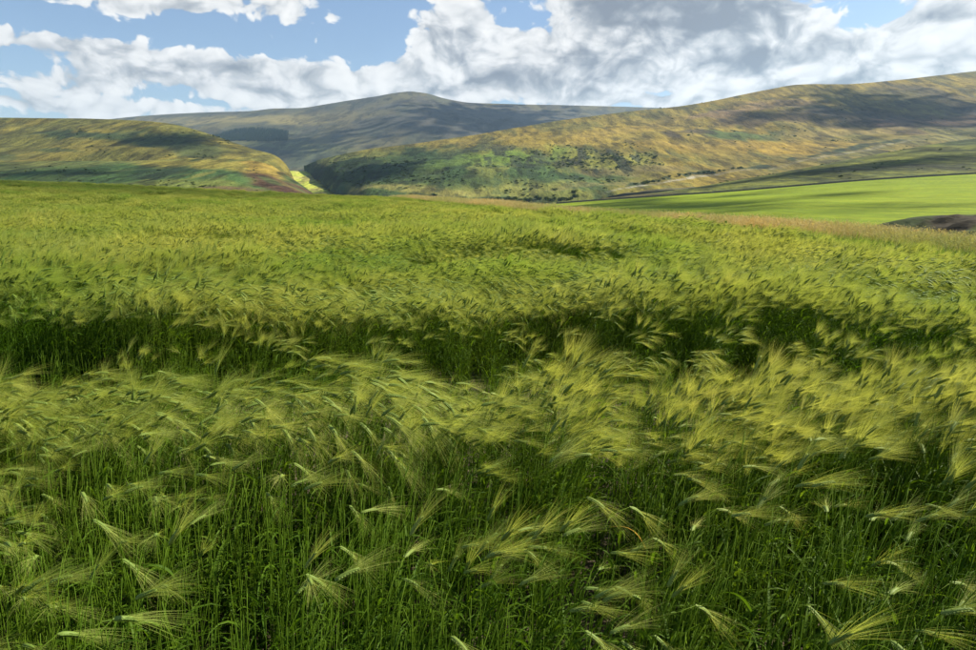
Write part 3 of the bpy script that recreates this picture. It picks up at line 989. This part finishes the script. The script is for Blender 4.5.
def barley(rng, bend, height=.86, awns=26, seg=9, awn_w=.00032, leaves=4, leaf_seg=6, ear=True):
    """returns dict of part geometries; wind carries the plant towards +x"""
    parts = {}
    H = height * rng.uniform(.9, 1.08)
    az = rng.gauss(0, .45)
    wd = Vector((math.cos(az), math.sin(az), 0))
    base = rng.gauss(0, .06)
    tw = Vector((rng.gauss(0, .07), rng.gauss(0, .07), 0))
    path, p = [], Vector((0, 0, 0))
    ang = base
    ds = H / seg
    dirs = []
    for i in range(seg + 1):
        s = i / seg
        th = base + bend * (.12 * s + .55 * s ** 3 + .55 * s ** 8)
        d = (Vector((0, 0, math.cos(th))) + wd * math.sin(th) + tw * s).normalized()
        path.append(p.copy())
        dirs.append(d)
        p = p + d * ds
    r0 = .0021
    g = Geo()
    g.add(*tube(path, [r0 * (1 - .5 * i / seg) for i in range(seg + 1)], 4))
    for k in (.18, .38, .6):
        # the nodes of the straw
        i = int(k * seg)
        q = path[i] + (path[i + 1] - path[i]) * (k * seg - i)
        d = dirs[i]
        g.add(*tube([q - d * .004, q, q + d * .004], [r0 * .8, r0 * 1.35, r0 * .8], 4))
    parts['stem'] = g
    lv = []
    for k in range(leaves):
        s0 = [.16, .34, .52, .72, .26][k % 5] + rng.uniform(-.05, .05)
        i = min(int(s0 * seg), seg - 1)
        q = path[i] + (path[i + 1] - path[i]) * (s0 * seg - i)
        la = rng.uniform(0, 2 * math.pi) if k < 2 else rng.gauss(az, 1.0)
        out = Vector((math.cos(la), math.sin(la), 0))
        L = rng.uniform(.13, .26) * (1.0 if k < 3 else .7)
        e0 = rng.uniform(.9, 1.25)
        droop = rng.uniform(1.0, 2.6)
        lp, c = [], q.copy()
        wv = rng.gauss(0, .3)
        for j in range(leaf_seg + 1):
            u = j / leaf_seg
            e = e0 - droop * u ** 1.5
            lp.append(c.copy())
            dd = out * math.cos(e) + Vector((0, 0, math.sin(e))) + out.cross(Vector((0, 0, 1))) * wv * u + Vector((.35 * u, 0, 0))
            c = c + dd.normalized() * (L / leaf_seg)
        W = rng.uniform(.0040, .0068)
        wid = [W * min(1, .55 + 2 * u) * (1 - u ** 2.2) + .0003 for u in [j / leaf_seg for j in range(leaf_seg + 1)]]
        sd = out.cross(Vector((0, 0, 1)))
        sd = Matrix.Rotation(rng.gauss(0, .5), 3, out) @ sd
        g = Geo()
        g.add(*ribbon(lp, sd, wid, .35))
        lv.append(g)
    parts['leaf'] = lv
    if not ear:
        return parts
    # ear, nodding on
    th = base + bend * 1.22
    ep, c = [], path[-1].copy()
    EL = rng.uniform(.065, .09)
    n = 7
    for j in range(n + 1):
        u = j / n
        a = th + bend * .30 * u
        d = Vector((0, 0, math.cos(a))) + wd * math.sin(a)
        ep.append(c.copy())
        c = c + d * EL / n
    g = Geo()
    prof = [.0026, .0066, .0076, .0074, .0070, .0062, .0050, .0018]
    g.add(*tube(ep, prof, 6))
    parts['ear'] = g
    # rows of grains standing out on two sides
    side = wd.cross(Vector((0, 0, 1)))
    gg = Geo()
    for j in range(16):
        u = .03 + .90 * j / 16
        i = min(int(u * n), n - 1)
        q = ep[i] + (ep[i + 1] - ep[i]) * (u * n - i)
        d = (ep[i + 1] - ep[i]).normalized()
        sg = 1 if j % 2 else -1
        q = q + side * sg * .0058
        gp = [q, q + d * .004 + side * sg * .0018, q + d * .0085 + side * sg * .0016, q + d * .013]
        gg.add(*tube(gp, [.001, .0030, .0025, .0003], 3))
    parts['grain'] = gg
    # awns
    ga = Geo()
    for k in range(awns):
        u = rng.uniform(.05, .98)
        i = min(int(u * n), n - 1)
        q = ep[i] + (ep[i + 1] - ep[i]) * (u * n - i)
        d = (ep[i + 1] - ep[i]).normalized()
        nrm = side.cross(d)
        an = rng.uniform(0, 2 * math.pi)
        sp = rng.uniform(.08, .46)
        o = side * math.cos(an) * 1.0 + nrm * math.sin(an) * .7
        L = rng.uniform(.12, .215)
        q = q + o * .004
        d0 = (d + o * sp).normalized()
        fall = wd * .20 * bend + Vector((0, 0, -.35 * bend))
        mid = q + d0 * L * .5 + fall * L * .05
        tip = q + d0 * L * .95 + fall * L * .30
        fl = d0.cross(Vector((rng.gauss(0, 1), rng.gauss(0, 1), rng.gauss(0, 1)))).normalized() * awn_w
        ga.add([q - fl, q + fl, mid + fl * .75, mid - fl * .75, tip], [(0, 1, 2, 3), (3, 2, 4)])
    parts['awns'] = ga
    return parts


CLUMP_MATS = [M_STEM, M_LEAF, M_EAR, M_AWN]


def clump_mesh(name, rng, bend, count, half, **kw):
    G = Geo()
    for _ in range(count):
        pr = barley(rng, max(.15, rng.gauss(bend, .22)), **kw)
        a = rng.uniform(-.25, .25)
        M = Matrix.Translation((rng.uniform(-half, half), rng.uniform(-half, half), 0)) @ Matrix.Rotation(a, 4, 'Z')
        G.join(pr['stem'], M, 0)
        for l in pr['leaf']:
            G.join(l, M, 1)
        if 'ear' in pr:
            G.join(pr['ear'], M, 2)
            if kw.get('seg', 9) > 6:
                G.join(pr['grain'], M, 2)
            G.join(pr['awns'], M, 3)
    return mesh_from(name, G.v, G.f, CLUMP_MATS, G.m)


def scatter(name, protos, pts, yaw, scale, index, tilt=None):
    """one object that instances the prototype meshes on the points"""
    coll = bpy.data.collections.new(name + '_kinds')
    for k, me in enumerate(protos):
        o = bpy.data.objects.new('%s_kind_%02d' % (name, k), me)
        coll.objects.link(o)
    me = bpy.data.meshes.new(name)
    n = len(pts)
    me.vertices.add(n)
    me.vertices.foreach_set('co', np.asarray(pts, np.float32).ravel())
    rot = np.zeros((n, 3), np.float32)
    rot[:, 2] = yaw
    if tilt is not None:
        rot[:, :2] = tilt
    scl = np.asarray(scale, np.float32)
    if scl.ndim == 1:
        scl = np.repeat(scl[:, None], 3, 1)
    a = me.attributes.new('turn', 'FLOAT_VECTOR', 'POINT')
    a.data.foreach_set('vector', rot.ravel())
    a = me.attributes.new('size', 'FLOAT_VECTOR', 'POINT')
    a.data.foreach_set('vector', scl.ravel())
    a = me.attributes.new('pick', 'INT', 'POINT')
    a.data.foreach_set('value', np.asarray(index, np.int32))
    ob = bpy.data.objects.new(name, me)
    COL.objects.link(ob)
    ng = bpy.data.node_groups.new(name + '_nodes', 'GeometryNodeTree')
    ng.interface.new_socket('Geometry', in_out='INPUT', socket_type='NodeSocketGeometry')
    ng.interface.new_socket('Geometry', in_out='OUTPUT', socket_type='NodeSocketGeometry')
    N, L = ng.nodes, ng.links
    gi, go = N.new('NodeGroupInput'), N.new('NodeGroupOutput')
    ci = N.new('GeometryNodeCollectionInfo')
    ci.inputs['Collection'].default_value = coll
    ci.inputs['Separate Children'].default_value = True
    ci.inputs['Reset Children'].default_value = True
    ip = N.new('GeometryNodeInstanceOnPoints')
    ip.inputs['Pick Instance'].default_value = True

    def named(nm, ty):
        x = N.new('GeometryNodeInputNamedAttribute')
        x.data_type = ty
        x.inputs['Name'].default_value = nm
        return [o for o in x.outputs if o.enabled and o.name == 'Attribute'][0]
    L.new(gi.outputs[0], ip.inputs['Points'])
    L.new(ci.outputs[0], ip.inputs['Instance'])
    L.new(named('pick', 'INT'), ip.inputs['Instance Index'])
    e2r = N.new('FunctionNodeEulerToRotation')
    L.new(named('turn', 'FLOAT_VECTOR'), e2r.inputs[0])
    L.new(e2r.outputs[0], ip.inputs['Rotation'])
    L.new(named('size', 'FLOAT_VECTOR'), ip.inputs['Scale'])
    L.new(ip.outputs[0], go.inputs[0])
    md = ob.modifiers.new('scatter', 'NODES')
    md.node_group = ng
    return ob


def in_view(x, y, grow=.6):
    return (y > .9) & (np.abs(x) < y * .80 + grow)


def gap_mask(x, y):
    """1 inside the wheel track that crosses the crop, and in the thin line leading to it"""
    yc = 5.02 + .55 * sstep(x, .5, 4) + .16 * np.sin(x * .9 + .5) + .10 * np.sin(x * 2.3) + .7 * (fbm(x / .8, y * 0 + 3.3, 3, 281) - .5)
    hw = (1.46 - .36 * sstep(x, .3, 3.5) - .40 * sstep(-x, 1.2, 3.4)) * (.82 + .36 * fbm(x / 1.1, y * 0 + 7.7, 2, 283))
    g = 1 - sstep(np.abs(y - yc), hw - .45, hw + .2)
    lx = .20 * y + .02 * np.sin(y * 3)
    g2 = (1 - sstep(np.abs(x - lx), .06, .16)) * (1 - sstep(y, 4.0, 4.6)) * (y > 2)
    return np.maximum(g, g2)


def wind(x, y):
    """0 = standing, 1 = laid over; runs in waves across the field"""
    w = fbm((x * .6 + y * .25) / 2.1, (y - x * .15) / 1.25, 3, 301)
    w2 = fbm(x / 9, y / 5, 3, 307)
    return np.clip((w - .5) * 2.2 + (w2 - .5) * 1.6 + .5, 0, 1)


# ---- kinds of clump (shared meshes)
prng = random.Random(5)
BENDS = [.55, .85, 1.15, 1.5]
LEAFYK = [clump_mesh('barley_leafy', prng, .40, 11, .12, height=.72, seg=6, leaves=3, ear=False) for _ in range(4)]
NEARK = [clump_mesh('barley_near', prng, b, 7, .11, awns=56, seg=9) for b in BENDS for _ in range(3)]
MIDK = [clump_mesh('barley_mid', prng, b * .85, 22, .20, awns=24, seg=6, leaf_seg=4, leaves=3, awn_w=.0007) for b in BENDS for _ in range(2)]
FARK = [clump_mesh('barley_far', prng, b * .70, 38, .30, awns=12, seg=5, leaf_seg=3, leaves=1, awn_w=.0012) for b in BENDS for _ in range(2)]


def jitter_grid(x0, x1, y0, y1, step):
    gx, gy = np.meshgrid(np.arange(x0, x1, step), np.arange(y0, y1, step))
    x = gx.ravel() + RNG.uniform(-.5, .5, gx.size) * step
    y = gy.ravel() + RNG.uniform(-.5, .5, gx.size) * step
    return x, y


def barley_points(x, y, kinds_per, jitter_yaw, hmin=.9, hmax=1.08):
    w = np.clip(wind(x, y) * .85 + .08 + RNG.normal(0, .20, len(x)), 0, .999)
    idx = (w * 4).astype(int) * kinds_per + RNG.integers(0, kinds_per, len(x))
    yaw = -.25 + RNG.normal(0, jitter_yaw, len(x)) + .7 * (fbm(x / 3, y / 3, 3, 311) - .5)
    hs = (hmin + (hmax - hmin) * fbm(x / 1.6, y / 1.6, 3, 317)) * RNG.uniform(.90, 1.10, len(x)) * (1 + .34 * (fbm(x / 6, y / 3.2, 3, 323) - .5))
    z = ground_z(x, y)
    return np.stack([x, y, z], 1), yaw, hs, idx


# near zone: up to 8.6 m; eared stems thin at the front, leafy shoots among them
x, y = jitter_grid(-8, 8, 1.2, 9.0, .150)
g = gap_mask(x, y)
n = fbm(x / .7, y / .7, 3, 331)
dens = np.where(y < 5.0, .22 + .32 * sstep(n, .42, .62) + .65 * sstep(y, 2.75, 3.25), 1.0 - .25 * (y < 7.4)) * (1 - g) + .10 * g
keep = (RNG.uniform(0, 1, len(x)) < dens) & in_view(x, y, 1.8) & ((y > 2.75 + .1 * np.abs(x)) | ~in_view(x, y, .05) | ((y > 1.9) & (RNG.uniform(0, 1, len(x)) < .10))) & (x < edge_x(y))
x, y = x[keep], y[keep]
P, yaw, hs, idx = barley_points(x, y, 3, .22, .96, 1.16)
hs = hs * np.where(y < 4.7, .86 + .14 * np.exp(-((x + .85) / .55) ** 2 - ((y - 3.4) / .5) ** 2), 1.0) * (1 - .30 * gap_mask(x, y)) * (.94 + .14 * sstep(fbm(x / 1.1, y / 1.1, 3, 337), .4, .62))
x, y = jitter_grid(-8, 8, 1.5, 9.0, .150)
g = gap_mask(x, y)
keep = (RNG.uniform(0, 1, len(x)) < .62 * (1 - .45 * g)) & in_view(x, y, 1.8) & (x < edge_x(y))
x, y = x[keep], y[keep]
Pl, yawl, hsl, _ = barley_points(x, y, 3, .5, .75, 1.2)
hsl = hsl * np.where(y < 3.2, 1.1, 1.0) * (1 - .3 * gap_mask(x, y))
near_barley = scatter('barley_crop', NEARK + LEAFYK, np.vstack([P, Pl]), np.concatenate([yaw, yawl]), np.concatenate([hs, hsl]),
                      np.concatenate([idx, len(NEARK) + RNG.integers(0, len(LEAFYK), len(Pl))]))
tag(near_barley, 'wind-combed green barley crop with pale bristly ears covering the field', 'barley', kind='stuff')

x, y = jitter_grid(-34, 12, 8.6, 32, .33)
keep = in_view(x, y, 2.2) & (x < edge_x(y) - .1) & (RNG.uniform(0, 1, len(x)) < .42 + .58 * sstep(fbm(x / 1.3, y / .9, 3, 361), .40, .54))
x, y = x[keep], y[keep]
P2, yaw2, hs2, idx2 = barley_points(x, y, 2, .3, .80, 1.26)
mid_barley = scatter('barley_crop', MIDK, P2, yaw2, hs2, idx2)
tag(mid_barley, 'green barley crop rippling in the middle of the field behind the wheel track', 'barley', kind='stuff')

x, y = jitter_grid(-110, 14, 31, 118, .62)
keep = in_view(x, y, 3) & (x < edge_x(y) - .1) & (RNG.uniform(0, 1, len(x)) < .45 + .5 * sstep(fbm(x / 2.6, y / 2.6, 3, 371), .36, .55))
x, y = x[keep], y[keep]
P3, yaw3, hs3, idx3 = barley_points(x, y, 2, .3, .74, 1.32)
far_barley = scatter('barley_crop', FARK, P3, yaw3, hs3, idx3)
tag(far_barley, 'distant barley crop reaching the brow of the field below the hills', 'barley', kind='stuff')

# ---- the plants standing nearest, one by one
VARIANTS = []
vr = random.Random(21)
for k in range(14):
    b = [.5, .75, .95, 1.15, 1.4, 1.6, .85][k % 7]
    leafy = k >= 10
    pr = barley(vr, .5 if leafy else b, height=.68 if leafy else .88, awns=60, seg=10, leaves=5 if leafy else vr.choice([3, 4, 4, 5]), leaf_seg=7, ear=not leafy)
    d = {'stem': mesh_from('stem', pr['stem'].v, pr['stem'].f, [M_STEM])}
    d['leaf'] = [mesh_from('leaf', l.v, l.f, [M_LEAF]) for l in pr['leaf']]
    if leafy:
        VARIANTS.append(d)
        continue
    e = Geo()
    e.add(pr['ear'].v, pr['ear'].f)
    e.add(pr['grain'].v, pr['grain'].f)
    d['ear'] = mesh_from('ear', e.v, e.f, [M_EAR])
    d['awns'] = mesh_from('awns', pr['awns'].v, pr['awns'].f, [M_AWN])
    VARIANTS.append(d)


def barley_plant(x, y, yaw, s, var, label, group=None, dry=False):
    root = bpy.data.objects.new('barley_plant', None)
    root.empty_display_size = .05
    COL.objects.link(root)
    root.location = (x, y, float(ground_z(x, y)) - .004)
    root.rotation_euler = (0, 0, yaw)
    root.scale = (s, s, s)
    tag(root, label, 'barley plant', group)
    d = VARIANTS[var]
    o = bpy.data.objects.new('stem', d['stem'])
    o.parent = root
    COL.objects.link(o)
    for i, l in enumerate(d['leaf']):
        o = bpy.data.objects.new('leaf', l)
        o.parent = root
        COL.objects.link(o)
        if dry and i == dry:
            m2 = l.copy()
            m2.materials.clear()
            m2.materials.append(M_DRY)
            o.data = m2
            o['label'] = 'withered orange leaf'
    if 'ear' not in d:
        return root
    ear = bpy.data.objects.new('ear', d['ear'])
    ear.parent = root
    COL.objects.link(ear)
    o = bpy.data.objects.new('awns', d['awns'])
    o.parent = ear
    COL.objects.link(o)
    o['kind'] = 'stuff'
    return root


x, y = jitter_grid(-3.2, 3.2, 1.35, 3.1, .098)
ok = in_view(x, y, .05) & (y < 2.8 + .1 * np.abs(x)) & (y > 1.55)
ok &= RNG.uniform(0, 1, len(x)) < (.45 + .5 * sstep(fbm(x / .6, y / .6, 3, 341), .38, .6)) * (1 - .9 * gap_mask(x, y))
x, y = x[ok], y[ok]
o = RNG.permutation(len(x))[:299]
for k in o:
    var = random.randrange(10) if random.random() < .42 else random.randrange(10, 14)
    if var < 10:
        lab, grp = 'single green barley plant with bristly ear in the thin front edge of the crop', 'eared barley plants at the front edge'
    else:
        lab, grp = 'short leafy barley shoot without an ear in the thin front edge of the crop', 'leafy barley shoots at the front edge'
    barley_plant(float(x[k]), float(y[k]), random.gauss(-.2, .45), random.uniform(.80, 1.04), var, lab, grp)
barley_plant(.74, 2.55, 2.2, 1.0, 3, 'barley plant with one withered orange leaf beside the thin line in the crop', dry=2)

# ---- straw and low shoots on the soil
def litter_meshes():
    out = []
    r = random.Random(3)
    for k in range(4):
        G = Geo()
        for _ in range(16):
            c = Vector((r.uniform(-.15, .15), r.uniform(-.15, .15), r.uniform(.003, .02)))
            a = r.uniform(0, 6.28)
            d = Vector((math.cos(a), math.sin(a), r.uniform(-.05, .15)))
            L = r.uniform(.04, .16)
            G.add(*tube([c, c + d * L * .5 + Vector((0, 0, .006)), c + d * L], [.0013, .0016, .001], 3), 0)
        out.append(mesh_from('straw_litter', G.v, G.f, [M_STRAW]))
    return out


x, y = jitter_grid(-5, 5, 1.6, 7.4, .26)
keep = in_view(x, y, .2) & (RNG.uniform(0, 1, len(x)) < .75)
x, y = x[keep], y[keep]
lit = scatter('straw_litter', litter_meshes(), np.stack([x, y, ground_z(x, y)], 1), RNG.uniform(0, 6.28, len(x)), RNG.uniform(.8, 1.3, len(x)), RNG.integers(0, 4, len(x)))
tag(lit, 'dry straw litter on the bare soil between the barley stems', 'straw', kind='stuff')


def tuft(rng, n, L, W, spread, mat, heads=None, droop=1.0):
    G = Geo()
    for _ in range(n):
        a = rng.uniform(0, 6.28)
        rr = rng.uniform(0, spread)
        b = Vector((math.cos(a) * rr, math.sin(a) * rr, 0))
        a2 = rng.uniform(0, 6.28)
        out = Vector((math.cos(a2), math.sin(a2), 0))
        l = L * rng.uniform(.6, 1.15)
        e0 = rng.uniform(1.15, 1.5)
        pts, c = [], b
        for j in range(5):
            u = j / 4
            pts.append(c.copy())
            e = e0 - droop * rng.uniform(.5, 1.1) * u ** 2
            c = c + (out * math.cos(e) + Vector((.10 * u, 0, math.sin(e)))) * l / 4
        w = W * rng.uniform(.7, 1.2)
        G.add(*ribbon(pts, out.cross(Vector((0, 0, 1))), [w, w, w * .85, w * .6, w * .1], .3), 0)
        if heads and rng.random() < heads:
            q = pts[-1]
            for _k in range(9):
                d = Vector((rng.gauss(.15, .5), rng.gauss(0, .5), rng.gauss(.3, .5))).normalized()
                p0 = q - Vector((0, 0, rng.uniform(0, .14)))
                G.add(*ribbon([p0, p0 + d * .03, p0 + d * .055], d.orthogonal(), [.0006, .004, .0008], .3), 1)
    return G


def tuft_mesh(name, seed, n, L, W, spread, mats, heads=None, droop=1.0):
    G = tuft(random.Random(seed), n, L, W, spread, mats[0], heads, droop)
    return mesh_from(name, G.v, G.f, mats, G.m)


# ---- low green shoots in the track and among the thin crop
x, y = jitter_grid(-7, 7, 1.5, 8.2, .17)
keep = in_view(x, y, .2) & (RNG.uniform(0, 1, len(x)) < .50)
x, y = x[keep], y[keep]
SHOOT = [tuft_mesh('shoot', 40 + k, 9, .28, .0045, .05, [M_LEAF], None, 1.5) for k in range(5)]
sh = scatter('undergrowth', SHOOT, np.stack([x, y, ground_z(x, y)], 1), RNG.uniform(0, 6.28, len(x)), RNG.uniform(.6, 1.5, len(x)), RNG.integers(0, 5, len(x)))
tag(sh, 'low leafy green undergrowth between the barley stems', 'undergrowth', kind='stuff')

# ---- grassy margin along the edge
FES = [tuft_mesh('fescue', 60 + k, 30, 1.05, .0022, .16, [M_FESCUE, M_FESCUE], .8, .8) for k in range(4)]
GRS = [tuft_mesh('couch', 80 + k, 40, .80, .006, .18, [M_GRASS], None, 1.1) for k in range(4)]
t = 10 + 112 * RNG.uniform(0, 1, 36000) ** 1.6
off = RNG.uniform(-.2, 4.6, len(t))
x, y = edge_x(t) + off, t + RNG.uniform(-.3, .3, len(t))
green = off + RNG.normal(0, .35, len(t)) < 2.0
keep = in_view(x, y, 2)
x, y, green, off = x[keep], y[keep], green[keep], off[keep]
sz = np.where(green, RNG.uniform(.8, 1.4, len(x)), RNG.uniform(.85, 1.25, len(x)))
sz *= np.where(green, 1, 1 + .05 * sstep(y, 24, 40))
sz *= 1 + .12 * (fbm(x / 2, y / 2, 3, 351) - .5)
mg = scatter('field_margin', GRS + FES, np.stack([x, y, ground_z(x, y)], 1), RNG.normal(-.2, .6, len(x)), sz, np.where(green, 0, 4) + RNG.integers(0, 4, len(x)))
tag(mg, 'strip of tan seeding grass along the far edge of the barley', 'grass', kind='stuff')


gorse()
conifer_wood()
stone_wall()


# ---- rank weeds at the edge of the crop
def weed_clump(t, off, h, label, group=None):
    r = random.Random(int(t * 100))
    x, y = float(edge_x(t)) + off, t
    root = bpy.data.objects.new('weed_clump', None)
    COL.objects.link(root)
    root.location = (x, y, float(ground_z(x, y)))
    tag(root, label, 'weed', group)
    for k in range(9):
        a = r.uniform(0, 6.28)
        b = Vector((math.cos(a), math.sin(a), 0)) * r.uniform(0, .35)
        lean = Vector((r.gauss(.1, .15), r.gauss(0, .15), 1)).normalized()
        hh = h * r.uniform(.7, 1.1)
        pts = [b + lean * hh * u for u in (0, .35, .7, 1)]
        G = Geo()
        G.add(*tube(pts, [.006, .005, .004, .001], 4))
        st = bpy.data.objects.new('stem', mesh_from('stem', G.v, G.f, [M_GRASS]))
        st.parent = root
        COL.objects.link(st)
        for j in range(13):
            u = r.uniform(.1, 1)
            q = b + lean * hh * u
            aa = r.uniform(0, 6.28)
            o_ = Vector((math.cos(aa), math.sin(aa), 0))
            L = .24 * (1.25 - u) + .06
            lp = [q, q + o_ * L * .4 + Vector((0, 0, .05)), q + o_ * L * .75 + Vector((0, 0, .03)), q + o_ * L + Vector((0, 0, -.03))]
            lf = Geo()
            lf.add(*ribbon(lp, o_.cross(Vector((0, 0, 1))), [.008, .036, .028, .002], .25))
            l = bpy.data.objects.new('leaf', mesh_from('leaf', lf.v, lf.f, [M_WEED]))
            l.parent = st
            COL.objects.link(l)


for t_, o_, h_ in [(24.0, .45, 1.15), (23.6, 1.0, 1.0), (16.0, .5, 1.0), (15.6, .9, .85), (15.2, .4, .8), (13.3, .6, .8), (29.0, .5, .9), (18.5, .4, .75)]:
    weed_clump(t_, o_, h_, 'rank dark green weed clump between the barley and the tan margin grass', 'weed clumps along the crop edge')


# ------------------------------------------------------------------ air
def haze_box():
    x0, x1, y0, y1, z0, z1 = -9500, 9500, -300, 11500, -180, 1050
    v = [(x, y, z) for x in (x0, x1) for y in (y0, y1) for z in (z0, z1)]
    f = [(0, 1, 3, 2), (4, 6, 7, 5), (0, 4, 5, 1), (2, 3, 7, 6), (0, 2, 6, 4), (1, 5, 7, 3)]
    m = bpy.data.materials.new('air')
    m.use_nodes = True
    nt = NT(m.node_tree)
    nt.n.remove(nt.n['Principled BSDF'])
    pv = nt.new('ShaderNodeVolumePrincipled')
    pv.inputs['Color'].default_value = (.52, .74, 1.0, 1)
    pv.inputs['Density'].default_value = 5.0e-5
    pv.inputs['Anisotropy'].default_value = .3
    nt.l.new(pv.outputs[0], nt.n['Material Output'].inputs['Volume'])
    me = mesh_from('haze', v, f, [m], smooth=False)
    ob = bpy.data.objects.new('haze', me)
    COL.objects.link(ob)
    tag(ob, 'thin blue haze lying over the valley and far hills', 'haze', kind='stuff')


haze_box()


# ------------------------------------------------------------------ clouds above the frame, which dapple the hills with shade
def cloud_material():
    m = bpy.data.materials.new('cloud')
    m.use_nodes = True
    nt = NT(m.node_tree)
    bs = nt.n['Principled BSDF']
    bs.inputs['Base Color'].default_value = (.9, .9, .9, 1)
    bs.inputs['Roughness'].default_value = 1
    bs.inputs['Specular IOR Level'].default_value = 0
    tr = nt.new('ShaderNodeBsdfTranslucent')
    tr.inputs['Color'].default_value = (.9, .9, .9, 1)
    mx = nt.new('ShaderNodeMixShader')
    mx.inputs[0].default_value = .5
    nt.l.new(bs.outputs[0], mx.inputs[1])
    nt.l.new(tr.outputs[0], mx.inputs[2])
    nt.l.new(mx.outputs[0], nt.n['Material Output'].inputs[0])
    return m


M_CLOUD = cloud_material()


def ico():
    import bmesh
    bm = bmesh.new()
    bmesh.ops.create_icosphere(bm, subdivisions=1, radius=1)
    v = np.array([p.co[:] for p in bm.verts])
    f = [tuple(p.index for p in q.verts) for q in bm.faces]
    bm.free()
    return v, f


ICO = ico()


def cloud(target, alt, rx, ry, seed, n=170, puff=.085):
    """a cumulus of many puffs, adrift between the sun and the given stretch of ground"""
    r = random.Random(seed)
    t = (alt - target[2]) / SUN_DIR.z
    c = Vector(target) + SUN_DIR * t
    V, F = [], []
    size = math.sqrt(rx * ry)
    for _ in range(int(n * 2.2)):
        a, q = r.uniform(0, 6.283), math.sqrt(r.uniform(0, 1)) * r.uniform(.35, 1.15)
        k = max(.25, 1 - q * .55)
        rad = size * puff * max(.4, k) * r.uniform(.6, 1.25)
        p = Vector((math.cos(a) * q * rx, math.sin(a) * q * ry, r.uniform(0, .25) * size * k))
        o = sum(len(b) for b in V)
        V.append(ICO[0] * np.array([rad, rad, rad * .8]) * (1 + .0 * rad) + np.array(p))
        F += [tuple(o + i for i in q_) for q_ in ICO[1]]
    me = mesh_from('cloud', np.vstack(V).tolist(), F, [M_CLOUD])
    ob = bpy.data.objects.new('cloud', me)
    ob.location = c
    COL.objects.link(ob)
    tag(ob, kind='structure')


def shade(H, px, py):
    return ground_at(H, px, py)


cloud(shade(FAR, 505, 118), 3000, 620, 900, 1, 220)
cloud(shade(FAR, 290, 146), 3000, 480, 420, 2, 130)
cloud(shade(LEFT, 185, 140), 2200, 130, 130, 3, 120)
cloud(shade(RIGHT, 900, 112), 2300, 330, 300, 4, 170)
cloud(shade(RIGHT, 385, 170), 2000, 120, 170, 5, 120)
cloud(shade(RIGHT, 765, 116), 2200, 90, 80, 6, 90)
cloud(shade(SLOPE, 860, 166), 1800, 170, 110, 7, 75)
cloud(shade(SPUR, 80, 172), 1900, 150, 60, 9, 45)
cloud(shade(PAST, 690, 203), 1600, 110, 170, 8, 40)
cloud((-48, 86, 1.5), 1400, 60, 36, 10, 40)  # unseen cloud added to dim the far-left barley
